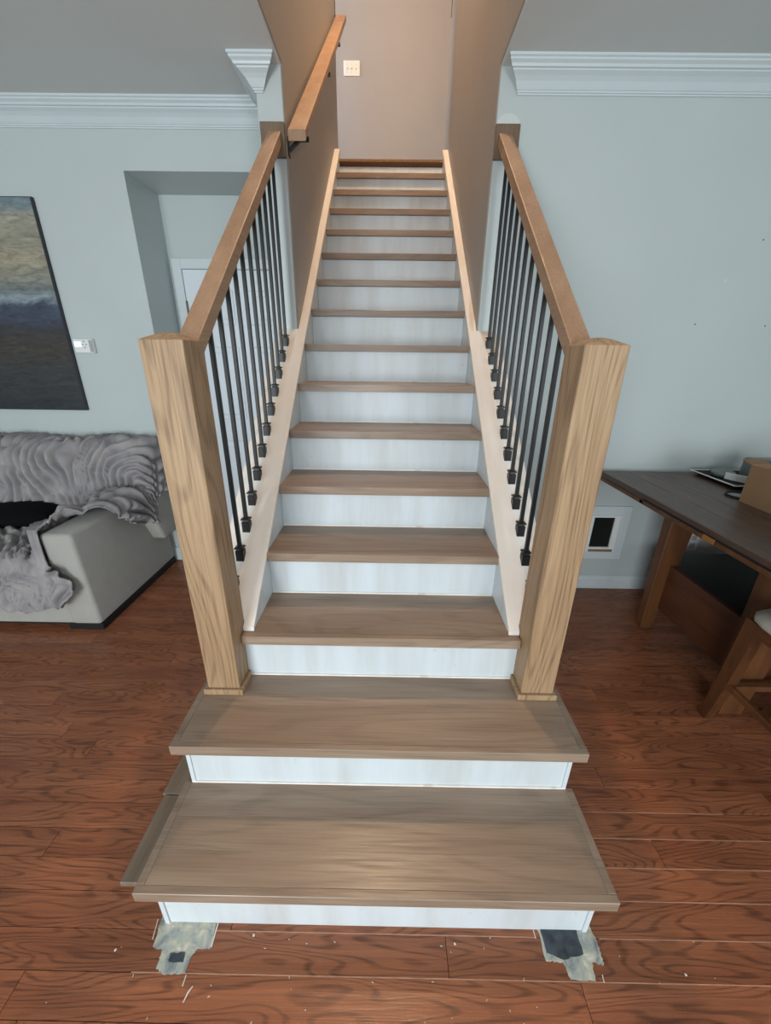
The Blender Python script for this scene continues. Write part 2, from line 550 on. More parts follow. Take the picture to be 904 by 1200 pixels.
lathe(bm, [(0.002, 0), (0.026, 0.004), (0.03, 0.02), (0.024, 0.035), (0.002, 0.04)], (0, 0, 0), 16)
bmesh.ops.rotate(bm, verts=bm.verts, cent=(0, 0, 0), matrix=Matrix.Rotation(math.pi / 2, 3, 'X'))
bmesh.ops.translate(bm, verts=bm.verts, vec=(-0.70, 2.97, 0.95))
obj('knob', bm, M['hinge'], d1, smooth=True)
bm = B()
box(bm, -1.434, -1.372, 2.968, 2.9899, 0, 2.052, 0.003); box(bm, -1.372, -0.64, 2.968, 2.9899, 1.992, 2.052, 0.003)
struct('trim_3', bm, M['trim'])

# ---------------- floor: base slab, then planks one by one
bm = B(); box(bm, XW0, XW1, YB, 3.0, -0.06, -0.012)
box(bm, XW0, XW1, YB, -0.24, -0.012, 0.0)
fl = struct('floor', bm, M['floor_base'])
PW = 0.0803
row0 = 0.484 - 9 * PW
KJ = {8: [-2.35, -0.891, 0.523, 1.85], 9: [-1.75, 0.191, 1.6], 12: [-2.3, -1.05, 0.9, 2.0], 17: [-2.6, -1.31, 1.45]}
random.seed(21)
bev = 0.0004
nplank = 0
for r_ in range(0, 41):
    y0 = row0 + r_ * PW; y1 = y0 + PW
    if y0 >= YL + 0.33: break
    lim0, lim1 = (-3.05, 2.75)
    if r_ in KJ: js = KJ[r_]
    else:
        js = []; x = lim0 + random.uniform(0.25, 1.2)
        while x < lim1:
            js.append(x); x += random.uniform(0.95, 1.75)
    xs = [lim0] + js + [lim1]
    yb = y1
    for a, b in zip(xs[:-1], xs[1:]):
        bm = B()
        yy1 = min(y1, 3.0)
        g = 0.0006
        # chamfered plank
        p0 = [Vector((a + g, y0 + g, -0.012)), Vector((b - g, y0 + g, -0.012)), Vector((b - g, yy1 - g, -0.012)), Vector((a + g, yy1 - g, -0.012))]
        p1 = [v + Vector((0, 0, 0.011)) for v in p0]
        c_ = bev
        p2 = [Vector((a + g + c_, y0 + g + c_, 0)), Vector((b - g - c_, y0 + g + c_, 0)), Vector((b - g - c_, yy1 - g - c_, 0)), Vector((a + g + c_, yy1 - g - c_, 0))]
        loft(bm, [p0, p1, p2])
        obj('plank', bm, M['floor'], fl, loc=((a + b) / 2, (y0 + yy1) / 2, 0)); nplank += 1
# light dust packed in the seams in front of and beside the bottom step
for k, x0, x1 in ((9, -0.62, 1.15), (10, -0.45, 0.44), (10, 0.61, 1.2), (11, 0.66, 1.2), (12, 0.66, 1.25), (13, 0.65, 1.3), (14, 0.66, 1.2), (8, -0.3, 0.9)):
    y = row0 + k * PW
    obj('seam_dust', box(B(), x0, x1, y - 0.0011, y + 0.0011, -0.004, 0.0003), M['seam'], fl)

# filler patches where the old posts stood
def ragged(poly, amp=0.0018, n=8, seed=1):
    rr = random.Random(seed); out = []
    for i, p in enumerate(poly):
        q = poly[(i + 1) % len(poly)]
        for k in range(n):
            t = k / n
            j = 0 if k == 0 else amp
            out.append((p[0] + (q[0] - p[0]) * t + rr.uniform(-j, j), p[1] + (q[1] - p[1]) * t + rr.uniform(-j, j)))
    return out


PL = [(-0.599, 0.60), (-0.591, 0.53), (-0.563, 0.524), (-0.56, 0.49), (-0.534, 0.48), (-0.483, 0.485), (-0.480, 0.515), (-0.472, 0.528), (-0.436, 0.530), (-0.444, 0.60)]
PR = [(0.449, 0.60), (0.449, 0.52), (0.493, 0.518), (0.500, 0.488), (0.564, 0.486), (0.569, 0.519), (0.598, 0.515), (0.602, 0.545), (0.596, 0.60)]
obj('filler_patch', prism_z(B(), ragged(PL, seed=3)[::-1], -0.004, 0.0012), M['patch'], fl)
obj('filler_patch', prism_z(B(), ragged(PR, seed=4)[::-1], -0.004, 0.0012), M['patch'], fl)
obj('exposed_adhesive', prism_z(B(), ragged([(-0.539, 0.518), (-0.534, 0.503), (-0.496, 0.503), (-0.500, 0.521)], 0.0015, 4, 5), 0.0005, 0.0022), M['darkpatch'], fl)
obj('exposed_adhesive', prism_z(B(), ragged([(0.457, 0.60), (0.457, 0.535), (0.497, 0.522), (0.553, 0.533), (0.556, 0.60)], 0.002, 5, 6), 0.0005, 0.0022), M['darkpatch'], fl)
for (xa, ya, xb, yb, wd) in ((-0.437, 0.588, -0.436, 0.532, 0.0035), (-0.607, 0.585, -0.60, 0.545, 0.002), (-0.478, 0.481, -0.478, 0.462, 0.0022), (0.436, 0.585, 0.437, 0.562, 0.002), (0.585, 0.497, 0.583, 0.484, 0.002)):
    d = Vector((xb - xa, yb - ya, 0)).normalized(); nrm = Vector((-d.y, d.x, 0)) * wd / 2
    a, b = Vector((xa, ya, 0)), Vector((xb, yb, 0))
    obj('cut_line', prism_z(B(), [tuple((a - nrm)[:2]), tuple((b - nrm)[:2]), tuple((b + nrm)[:2]), tuple((a + nrm)[:2])], 0.0, 0.0014), M['chip'], fl)
# loose chips lying on the floor
bm = B(); tube(bm, [(-0.463, 0.435, 0.002), (-0.458, 0.452, 0.003), (-0.452, 0.462, 0.002)], [0.0012, 0.0022, 0.0014], 5)
tag(obj('paint_chip', bm, M['chip'], loc=(-0.458, 0.452, 0)), 'thin pale splinter on the floor in front of the left patch', 'splinter')
CH = [(-0.33, 0.556, 'pale paint crumb on the floor in front of bottom step, left of centre'),
      (0.215, 0.548, 'beige crumb on the floor in front of bottom step, right of centre'),
      (-0.685, 0.523, 'small white crumb on the floor left of the left patch'),
      (0.80, 0.50, 'small white crumb on the floor right of the right patch')]
for i, (x, y, lb) in enumerate(CH):
    bm = B(); r0 = random.Random(i)
    bmesh.ops.create_icosphere(bm, subdivisions=1, radius=0.0035)
    for v in bm.verts: v.co = Vector((v.co.x * r0.uniform(0.7, 1.3) + x, v.co.y * r0.uniform(0.7, 1.3) + y, max(0.0, v.co.z * 0.5 + 0.0015)))
    tag(obj('paint_chip', bm, M['chip'], loc=(x, y, 0)), lb, 'crumb', 'crumbs on the floor')

# fine pale dust flecks scattered in front of the bottom step
bm = B(); r0 = random.Random(77)
for _ in range(45):
    x = r0.gauss(0.25, 0.55); y = r0.uniform(0.40, 0.57); a = r0.uniform(0, 3.14); l = r0.uniform(0.0008, 0.003); w_ = 0.0007
    dx, dy = math.cos(a), math.sin(a)
    prism_z(bm, [(x - dx * l - dy * w_, y - dy * l + dx * w_), (x - dx * l + dy * w_, y - dy * l - dx * w_), (x + dx * l + dy * w_, y + dy * l - dx * w_), (x + dx * l - dy * w_, y + dy * l + dx * w_)], 0.0001, 0.0008)
o = obj('dust_flecks', bm, M['chip'], fl); o['kind'] = 'stuff'

# ================================================================== STAIRCASE
RS, DN = 0.19, 0.2403
Y4 = 1.3132
TH = 0.027
UPZ = 0.008
TW = 0.4433
fronts = {1: 0.5522, 2: 0.8074, 3: 1.0698}
for k in range(4, 17): fronts[k] = Y4 + (k - 4) * DN
OV = 0.028
stair = thing('staircase', 'straight oak and white staircase rising through the wall opening', 'staircase', (0, 0.55, 0))


def nose(y): return 0.76 + RS / DN * (y - Y4)


def capz(y):
    return 0.592 + 0.8163 * (y - 1.10) if y <= YR else nose(y) + 0.041


# treads made of boards with a separate nosing strip
def tread(k, y0, y1, hw, splits, side=False):
    z1 = k * RS + UPZ; z0 = k * RS - TH
    tr = obj('tread', box(B(), -hw + 0.004, hw - 0.004, y0 + 0.006, y1, z0 + 0.0005, z1 - 0.006), M['tread'], stair, loc=(0, y0, z0))
    nw_ = 0.019 if side else 0.022
    sx = 0.021 if side else 0.0
    obj('nosing', box(B(), -hw, hw, y0, y0 + nw_, z0, z1, 0.0012), M['tread'], tr, loc=(0, y0, z0))
    if side:
        for s in (-1, 1):
            a, b = sorted((s * hw, s * (hw - sx)))
            obj('edge_strip', box(B(), a, b, y0 + nw_ + 0.0003, y1, z0, z1, 0.0008), M['tread'], tr, loc=(a, y0, z0))
    ys = [y0 + nw_] + [y0 + nw_ + f_ * (y1 - y0 - nw_) for f_ in splits] + [y1]
    for i, (a, b) in enumerate(zip(ys[:-1], ys[1:])):
        obj('board', box(B(), -hw + sx + 0.0005, hw - sx - 0.0005, a + 0.0003, b - 0.0001, z0 + 0.001, z1 - 0.0003, 0.0004), M['tread'], tr, loc=(0.13 * k + 0.3 * i, a, z0))
    return tr


RB = {}
for k in range(1, 17):
    hw = {1: 0.6165, 2: 0.6216, 3: 0.4755}.get(k, TW - 0.0006)
    y0 = fronts[k]
    yr = y0 + OV
    if k < 16:
        y1 = fronts[k + 1] + OV
        sp = {1: [0.30, 0.62], 2: [0.5], 3: [0.55]}.get(k, [])
        if k == 2:
            y1 = 1.0985
        tread(k, y0, y1 - 0.0005, hw, sp, k <= 2)
    if k == 3:
        pass
    rw = {1: 0.581, 2: 0.594, 3: 0.4785}.get(k, TW - 0.0006)
    zb = (k - 1) * RS + (0.0003 + UPZ if k > 1 else 0.0)
    zt = k * RS - TH - 0.0003 if k < 16 else LAND - 0.05
    obj('riser', box(B(), -rw, rw, yr, yr + 0.018, zb, zt), M['riser'], stair, loc=(0, yr, zb))
    if 2 <= k:
        bm = B(); box(bm, -rw + 0.001, rw - 0.001, yr - 0.005, yr - 0.0002, zb, zb + 0.006)
        obj('caulk_bead', bm, M['cap'], stair, loc=(0, yr, zb))
# bodies below the two bottom treads
bm = B(); box(bm, -0.581, 0.581, fronts[1] + OV + 0.0185, fronts[2] + OV, 0, RS - TH - 0.001)
obj('step_body', bm, M['riser'], stair)
bm = B(); box(bm, -0.594, 0.594, fronts[2] + OV + 0.0185, 1.12, 0, 2 * RS - TH - 0.001)
obj('step_body', bm, M['riser'], stair)
for k in (1, 2):
    for s in (-1, 1):
        rw = {1: 0.581, 2: 0.594}[k]
        a, b = sorted((s * rw, s * (rw - 0.012)))
        obj('corner_strip', box(B(), a, b, fronts[k] + OV - 0.004, fronts[k] + OV - 0.0003, (k - 1) * RS + 0.0005 + (UPZ if k > 1 else 0), k * RS - TH - 0.0004), M['riser'], stair)

# side: skirt boards, sloping caps, knee walls
for s in (-1, 1):
    def xs_(a, b): return tuple(sorted((s * a, s * b)))
    yA = 1.102
    # inner skirt up to landing
    pts = [(yA, 0.5785), (yA, capz(yA) - 0.016), (YR, capz(YR) - 0.016), (4.26, capz(4.26) - 0.016), (4.26, 2.55), (1.342, 0.38), (1.342, 0.5785)]
    bm = B(); prism_x(bm, pts, *xs_(TW, 0.4765))
    obj('skirt_board', bm, M['riser'], stair)
    # knee wall below balusters
    pts = [(1.1215, 0.0), (1.1215, capz(1.1215) - 0.016), (YR - 0.0005, capz(YR) - 0.016), (YR - 0.0005, 0.0)]
    bm = B(); prism_x(bm, pts, *xs_(0.477, 0.600))
    obj('knee_wall', bm, M['wall'], stair)
    # sloping cap
    th = 0.0155
    bm = B()
    prism_x(bm, [(yA - 0.003, capz(yA) - th), (yA - 0.003, capz(yA)), (1.1215, capz(1.1215)), (1.1215, capz(1.1215) - th)], *xs_(0.4405, 0.477))
    prism_x(bm, [(1.1217, capz(1.1217) - th), (1.1217, capz(1.1217)), (YR - 0.001, capz(YR)), (YR - 0.001, capz(YR) - th)], *xs_(0.4405, 0.606))
    bmesh.ops.remove_doubles(bm, verts=bm.verts, dist=0.0003)
    obj('sloping_cap', bm, M['cap'], stair)
    bm = B()
    prism_x(bm, [(YR, capz(YR) - th), (YR, capz(YR)), (4.245, capz(4.245)), (4.245, capz(4.245) - th)], *xs_(0.4405, XI - 0.0005))
    obj('skirt_cap', bm, M['cap'], stair)

# ================================================================== BALUSTRADES
NX0, NX1, NY0, NY1, NT_ = 0.479, 0.588, 1.0105, 1.1205, 1.4985


def railz(y): return 1.4625 + 0.796 * (y - 1.1)


RVT = 0.055
for s, lab in ((-1, 'oak balustrade with black iron balusters on the sofa side of the stairs'), (1, 'oak balustrade with black iron balusters on the table side of the stairs')):
    bal = thing('balustrade', lab, 'railing', (s * 0.5335, 1.065, 0.38), 'railings flanking the staircase')
    a, b = sorted((s * NX0, s * NX1))
    # newel: four board faces around a core, hipped top
    bm = B()
    i1, rise = 0.03, 0.014
    c_ = 0.002
    def ring(ins, z, c=0.002):
        x0, x1, y0, y1 = a + ins, b - ins, NY0 + ins, NY1 - ins
        return [Vector(p) for p in ((x0 + c, y0, z), (x1 - c, y0, z), (x1, y0 + c, z), (x1, y1 - c, z), (x1 - c, y1, z), (x0 + c, y1, z), (x0, y1 - c, z), (x0, y0 + c, z))]
    loft(bm, [ring(0, 0.3883), ring(0, NT_), ring(i1, NT_ + rise), ring(0.045, NT_ + rise + 0.004)])
    nwl = obj('newel_post', bm, M['newel'], bal, loc=(s * 0.5335, 1.065, 0.38))
    # base trim: mitred strips round the foot
    for nm_, (x0, x1, y0, y1) in enumerate(((a - 0.012, b + 0.012, NY0 - 0.012, NY0 - 0.0003), (a - 0.012, a - 0.0003, NY0, NY1 - 0.03), (b + 0.0003, b + 0.012, NY0, NY1 - 0.03))):
        obj('base_trim', box(B(), x0, x1, y0, y1, 0.3884, 0.410, 0.002), M['newel'], nwl, loc=((x0 + x1) / 2, y0, 0.38))
    # hand rail
    bm = B()
    x0, x1 = sorted((s * 0.505, s * 0.565))
    ya, yb = NY1 + 0.0003, YR - 0.0205
    prism_x(bm, [(ya, railz(ya) - RVT), (ya, railz(ya)), (yb, railz(yb)), (yb, railz(yb) - RVT)], x0, x1)
    es = [e for e in bm.edges if abs(e.verts[0].co.y - e.verts[1].co.y) > 0.5]
    bmesh.ops.bevel(bm, geom=es, offset=0.003, segments=2, profile=0.5, affect='EDGES')
    obj('hand_rail', bm, M['rail'], bal)
    # rosette block on the wall end
    x0, x1 = sorted((s * 0.488, s * 0.600))
    obj('rosette', box(B(), x0, x1, YR - 0.02, YR - 0.0003, 2.337, 2.467, 0.002), M['rosette'], bal)
    # balusters
    XB = s * 0.535
    proto = None
    for k in range(12):
        yk = 1.208 + 0.094 * k
        zb = capz(yk) + 0.0005
        zt = railz(yk) - RVT - 0.0
        if proto is None:
            bm = B()
            hb = 0.0068
            L = 0.84
            box(bm, XB - hb, XB + hb, yk - hb, yk + hb, zb, zb + L, 0.0012)
            bar = obj('baluster', bm, M['iron'], bal, loc=(XB, yk, zb))
            # shoe: stepped block with sloped bottom that follows the cap
            bm = B()
            sl = 0.8163
            h1 = 0.0145
            def rg(h, z, slope):
                return [Vector((XB + dx * h, yk + dy * h, zb + z + (dy * h * sl if slope else 0))) for dx, dy in ((-1, -1), (1, -1), (1, 1), (-1, 1))]
            loft(bm, [rg(h1, 0.0, True), rg(h1, 0.030, False), rg(0.0115, 0.031, False), rg(0.0105, 0.037, False), rg(0.0165, 0.038, False), rg(0.0160, 0.043, False), rg(0.0085, 0.046, False)])
            shoe = obj('shoe', bm, M['iron'], bar, loc=(XB, yk, zb))
            bm = B()
            zz = zb + L
            lathe(bm, [(0.0095, -0.02), (0.0105, -0.012), (0.0105, 0.012), (0.009, 0.016)], (XB, yk, zz), 10)
            tube(bm, [(XB - s * 0.008, yk, zz - 0.006), (XB - s * 0.0165, yk - 0.002, zz - 0.006)], 0.004, 6)
            col = obj('top_collar', bm, M['iron'], bar, loc=(XB, yk, zz))
            proto = (bar, shoe, col, zb, L)
        else:
            bar = inst(proto[0], (XB, yk, zb), bal)
            sh = proto[1].copy(); COL.objects.link(sh); sh.parent = bar
            cc = proto[2].copy(); COL.objects.link(cc); cc.parent = bar
            cc.location = proto[2].location
        # bars end inside the rail: set length by scale of its own mesh
        bar_len = zt + 0.012 - zb
        if k == 0:
            base_len = proto[4]
        rel = bar_len
        me = bar.data.copy(); bar.data = me
        for v in me.vertices:
            if v.co.z > 0.4: v.co.z += rel - base_len if k == 0 else 0
        if k == 0:
            for ch in (proto[2],):
                ch.location.z = rel - 0.022
            proto = (bar, proto[1], proto[2], zb, rel)
            base_len = rel
        else:
            for v in me.vertices:
                if v.co.z > 0.4: v.co.z += rel - base_len
            for ch in bar.children:
                if ch.name.startswith('top_collar'): ch.location.z = rel - 0.022

# half-round spackle above the right rosette
bm = B()
prism_y(bm, [(0.547 + 0.054 * math.cos(math.pi * k / 12), 2.468 + 0.043 * math.sin(math.pi * k / 12)) for k in range(13)], YR - 0.0015, YR + 0.001)
obj('spackle_patch', bm, M['spackle'], wr)
obj('spackle_patch', box(B(), 0.601, 0.609, YR - 0.0015, YR + 0.001, 2.40, 2.468), M['spackle'], wr)

# wall hand rail with brackets
wh = thing('wall_handrail', 'oak wall handrail on black brackets inside the stairwell', 'handrail', (-0.43, 2.31, 2.2))


def wz(y): return 2.435 + 0.755 * (y - 2.31)


bm = B()
prism_x(bm, [(2.31, wz(2.31) - 0.042), (2.31, wz(2.31)), (4.50, wz(4.50)), (4.50, wz(4.50) - 0.042)], -0.470, -0.388)
es = [e for e in bm.edges if abs(e.verts[0].co.y - e.verts[1].co.y) > 0.5]
bmesh.ops.bevel(bm, geom=es, offset=0.003, segments=2, profile=0.5, affect='EDGES')
obj('rail', bm, M['rail'], wh)
for y in (2.375, 3.28, 3.93):
    zb = wz(y) - 0.043
    bm = B()
    box(bm, -0.4848, -0.480, y - 0.016, y + 0.016, zb - 0.085, zb - 0.01, 0.0015)
    loft(bm, [[Vector((x, y + dy, z + dz)) for dy, dz in ((-0.009, -0.008), (0.009, -0.008), (0.009, 0.008), (-0.009, 0.008))] for x, z in ((-0.481, zb - 0.058), (-0.445, zb - 0.030), (-0.425, zb - 0.016), (-0.385, zb - 0.016))])
    lathe(bm, [(0.006, 0), (0.006, 0.012)], (-0.415, y, zb - 0.010), 8)
    obj('bracket', bm, M['iron'], wh)

# ================================================================== LOOSE BOARDS beside the bottom step
tag(obj('oak_board', box(B(), -0.757, -0.690, 0.655, 0.903, 0.0005, 0.02, 0.0015), M['loose'], loc=(-0.72, 0.78, 0)), 'longer grey-brown loose oak board on the floor beside bottom step', 'board', 'loose boards on the floor')
tag(obj('oak_board', box(B(), -0.765, -0.690, 0.906, 1.16, 0.0005, 0.02, 0.0015), M['loose'], loc=(-0.73, 1.03, 0)), 'loose grey-brown oak board end tucked under the overhang of the second step', 'board', 'loose boards on the floor')

# ================================================================== WALL ITEMS
# painting
pa = thing('painting', 'large unframed abstract canvas above the sofa, beige over blue and black', 'painting', (-2.50, YL, 1.115))
obj('canvas_body', box(B(), -3.0, -1.985, YL - 0.022, YL - 0.002, 1.115, 2.27, 0.002), M['frameblk'], pa)
obj('painted_face', box(B(), -2.996, -1.993, YL - 0.0238, YL - 0.0222, 1.120, 2.265), M['painting'], pa)
# thermostat
th_ = thing('thermostat', 'small white thermostat with lit screen on the wall beside the painting', 'thermostat', (-1.90, YL, 1.467))
obj('housing', box(B(), -1.962, -1.838, YL - 0.025, YL - 0.0003, 1.467, 1.55, 0.006, 2), M['white_plastic'], th_)
obj('screen', box(B(), -1.955, -1.912, YL - 0.0262, YL - 0.0251, 1.503, 1.533), M['screen'], th_)
for x, z in ((-1.892, 1.535), (-1.892, 1.500), (-1.903, 1.517), (-1.881, 1.517)):
    obj('button', box(B(), x - 0.005, x + 0.005, YL - 0.0265, YL - 0.0248, z - 0.0035, z + 0.0035), M['grey_plastic'], th_)
for k in range(4):
    x = -1.862 + k * 0.006
    obj('rib', box(B(), x, x + 0.004, YL - 0.0268, YL - 0.0248, 1.474, 1.543), M['grey_plastic'], th_)
# triple light switch on the landing wall
sw = thing('light_switch', 'white three-gang light switch plate on the landing wall', 'switch', (-0.41, 5.25, 4.08))
obj('plate', box(B(), -0.49, -0.328, 5.243, 5.2498, 4.082, 4.20, 0.003), M['white_plastic'], sw)
for x in (-0.455, -0.409, -0.363):
    obj('toggle', box(B(), x - 0.005, x + 0.005, 5.230, 5.2428, 4.132, 4.153, 0.002), M['white_plastic'], sw)
    for z in (4.112, 4.17):
        obj('screw', box(B(), x - 0.003, x + 0.003, 5.2415, 5.2428, z - 0.003, z + 0.003), M['grey_plastic'], sw)
# wall outlet below the table
ou = thing('wall_outlet', 'white electrical outlet on the wall under the table', 'outlet', (2.03, YR, 0.295))
obj('plate', box(B(), 1.99, 2.068, YR - 0.006, YR - 0.0003, 0.295, 0.43, 0.002), M['white_plastic'], ou)
for z in (0.335, 0.39):
    obj('socket', box(B(), 2.011, 2.047, YR - 0.008, YR - 0.0062, z - 0.017, z + 0.017, 0.001), M['grey_plastic'], ou)
# pet door
pd = thing('pet_door', 'white framed pet door with black flap low in the wall', 'pet door', (1.42, YR, 0.228))
bm = B()
for x0, x1, z0, z1 in ((1.255, 1.315, 0.228, 0.603), (1.515, 1.575, 0.228, 0.603), (1.315, 1.515, 0.543, 0.603), (1.315, 1.515, 0.228, 0.285)):
    box(bm, x0, x1, YR - 0.016, YR - 0.0003, z0, z1, 0.002)
obj('outer_frame', bm, M['trim'], pd)
bm = B()
for x0, x1, z0, z1 in ((1.315, 1.345, 0.285, 0.543), (1.478, 1.515, 0.285, 0.543), (1.345, 1.478, 0.528, 0.543), (1.345, 1.478, 0.285, 0.318)):
    box(bm, x0, x1, YR - 0.024, YR - 0.0003, z0, z1, 0.003)
obj('inner_frame', bm, M['white_plastic'], pd)
obj('flap', box(B(), 1.345, 1.478, YR - 0.010, YR - 0.004, 0.318, 0.528), M['flap'], pd)
obj('latch_strip', box(B(), 1.345, 1.50, YR - 0.028, YR - 0.0245, 0.288, 0.305), M['card'], pd)
# nail holes left in the right wall
for x, z in ((1.88, 2.035), (1.656, 1.65), (2.032, 1.646)):
    bm = B(); tube(bm, [(x, YR - 0.0012, z), (x, YR + 0.002, z)], 0.0035, 8)
    obj('nail_hole', bm, M['flap'], wr)
bm = B(); tube(bm, [(1.748, YR - 0.001, 1.855), (1.748, YR + 0.002, 1.855)], 0.009, 10)
obj('spackle_patch', bm, M['spackle'], wr)

# ================================================================== UPSTAIRS CEILING LAMP
lm = thing('ceiling_light', 'warm flush ceiling light above the stairwell', 'lamp', (0, 2.8, UZ - 0.12))
bm = B(); lathe(bm, [(0.01, -0.0005), (0.15, -0.0005), (0.15, -0.03), (0.01, -0.03)], (0, 2.8, UZ), 28)
obj('base_plate', bm, M['white_plastic'], lm)
bm = B(); lathe(bm, [(0.13, -0.031), (0.125, -0.06), (0.10, -0.09), (0.05, -0.108), (0.004, -0.112)], (0, 2.8, UZ), 28)
obj('glass_shade', bm, M['lampglass'], lm, smooth=True)
pl = bpy.data.lights.new('stairwell_lamp_light', 'POINT'); pl.energy = 185; pl.color = (1.0, 0.68, 0.43); pl.shadow_soft_size = 0.05
po = bpy.data.objects.new('stairwell_lamp_light', pl); COL.objects.link(po); po.location = (0, 2.8, UZ - 0.22)

# ================================================================== SOFA
SX1 = -1.585; SX0 = -3.75; SF = 1.79; SB = 2.63
so = thing('sofa', 'light grey fabric sofa against the wall under the painting', 'sofa', ((SX0 + SX1) / 2, 2.2, 0))
obj('base', box(B(), SX0, SX1 - 0.012, SF + 0.012, SB - 0.02, 0.042, 0.30, 0.012, 2), M['sofa'], so)
obj('plinth', box(B(), SX0 + 0.03, SX1 - 0.22, SF + 0.06, SB - 0.03, 0.001, 0.0415), M['plinth'], so)
obj('foot', box(B(), SX1 - 0.20, SX1 - 0.005, SF + 0.012, SB - 0.02, 0.001, 0.0415, 0.003), M['plinth'], so)
for x0, x1 in ((SX1 - 0.17, SX1), (SX0, SX0 + 0.17)):
    bm = B(); box(bm, x0, x1, SF, SB - 0.02, 0.043, 0.60, 0.022, 3)
    for v in bm.verts: v.co.x -= 0.025 * v.co.z / 0.6
    obj('arm', bm, M['sofa'], so, smooth=True)
# backrest, leaning
bm = B(); prism_x(bm, [(2.42, 0.28), (2.33, 0.50), (2.40, 0.80), (2.46, 0.855), (2.56, 0.86), (2.62, 0.82), (2.625, 0.28)], SX0 + 0.03, -1.515)
bmesh.ops.bevel(bm, geom=list(bm.edges), offset=0.02, segments=3, profile=0.5, affect='EDGES')
obj('backrest', bm, M['sofa'], so, smooth=True)
n = 2
wseat = (SX1 - 0.18 - SX0 - 0.18) / n
for i in range(n):
    x0 = SX0 + 0.18 + i * wseat
    obj('seat_cushion', box(B(), x0 + 0.004, x0 + wseat - 0.004, SF + 0.02, 2.36, 0.302, 0.435, 0.03, 3), M['sofa'], so, smooth=True)

# ---------------- plush blanket
rng = np.random.RandomState(5)


def vnoise(X, Y, cell, seed):
    r = np.random.RandomState(seed)
    G = r.rand(64, 64)
    x = X / cell + 20; y = Y / cell + 20
    xi = np.floor(x).astype(int); yi = np.floor(y).astype(int)
    fx = x - xi; fy = y - yi
    fx = fx * fx * (3 - 2 * fx); fy = fy * fy * (3 - 2 * fy)
    g = lambda a, b: G[a % 64, b % 64]
    return (g(xi, yi) * (1 - fx) + g(xi + 1, yi) * fx) * (1 - fy) + (g(xi, yi + 1) * (1 - fx) + g(xi + 1, yi + 1) * fx) * fy


ds = 0.007
path = np.array([(2.626, 0.74), (2.626, 0.855), (2.60, 0.885), (2.54, 0.90), (2.47, 0.89), (2.42, 0.83), (2.375, 0.62), (2.335, 0.47), (2.28, 0.447), (1.83, 0.447), (1.785, 0.435), (1.770, 0.40), (1.768, 0.10)])
plen = np.concatenate([[0], np.cumsum(np.hypot(*np.diff(path, axis=0).T))])
vv = np.arange(0, plen[-1], ds); ss = np.arange(-3.2, -1.30, ds)
S, V = np.meshgrid(ss, vv, indexing='ij')
T = np.interp(V, plen, path[:, 0]); ZP = np.interp(V, plen, path[:, 1])


def blur(A, r, n=2):
    k = 2 * r + 1
    for _ in range(n):
        for ax in (0, 1):
            P_ = np.pad(A, [(r, r) if i == ax else (0, 0) for i in (0, 1)], mode='edge')
            c = np.cumsum(P_, axis=ax)
            z_ = np.zeros_like(np.take(c, [0], axis=ax))
            c = np.concatenate([z_, c], axis=ax)
            A = (np.take(c, range(k, c.shape[ax]), axis=ax) - np.take(c, range(0, c.shape[ax] - k), axis=ax)) / k
    return A


front = V > plen[10]
H = np.where((S > -1.795) & ~front & (T < 2.60), np.maximum(ZP, 0.632), ZP)
Hb = blur(H, 3)
Hs = np.where(front, H, np.maximum(Hb, H - 0.003))
T2 = blur(T, 2)
PX = S.copy(); PY = T2.copy(); PZ = Hs.copy()
hx = np.maximum(0, S + 1.60)           # hang over the outer face of the arm
PX = np.where(hx > 0, -1.595 + np.minimum(hx, 0.018) + 0.05 * np.clip(hx, 0, 0.25), PX)
PX = PX + np.clip((T - 2.3) / 0.25, 0, 1) * np.clip((S + 1.75) / 0.15, 0, 1) * 0.06
backy = np.clip((T - 2.30) / 0.25, 0, 1)
PZ = PZ - hx * (1.0 + 0.75 * backy)
hy = np.maximum(0, V - plen[10])       # hang over the seat front
# wrinkles: ridged noise, folds mostly running down the back and curling on the arm
W_ = V
So = S
S = So + 0.07 * (vnoise(So, V, 0.11, 31) - 0.5)
W_ = V + 0.09 * (vnoise(So, V, 0.13, 32) - 0.5)
n_a = vnoise(S, W_, 0.30, 11); n_b = vnoise(S, W_, 0.16, 12); n_c = vnoise(S, W_, 0.06, 16)
TP = 2 * np.pi
def crease(ph): return np.abs(np.sin(ph)) ** 0.95          # rounded ridges, sharp valleys
armw = np.clip((S + 1.95) / 0.2, 0, 1)
m1 = np.clip(2.0 * vnoise(S, W_, 0.17, 19) - 0.5, 0, 1); m2 = np.clip(2.0 * vnoise(S, W_, 0.13, 20) - 0.4, 0, 1)
p1 = TP * ((S + (0.25 + 0.5 * armw) * W_) * 8.0 + 1.3 * n_a + 0.5 * n_b)
p2 = TP * ((0.85 * S - 0.5 * W_) * 8.5 + 1.4 * vnoise(S, W_, 0.28, 17) + 0.4 * n_b)
p3 = TP * ((0.9 * S + 0.35 * W_) * 17.0 + 1.2 * vnoise(S, W_, 0.14, 18))
fold = 0.062 * crease(p1) * (0.15 + 0.85 * m1) + 0.056 * crease(p2) * (1.0 - 0.9 * m1) * (0.3 + 0.7 * m2) + 0.007 * crease(p3) * m2 + 0.020 * n_b
fold *= 1 - 0.75 * np.exp(-((S + 1.785) / 0.04) ** 2) * (T < 2.25)
S = So
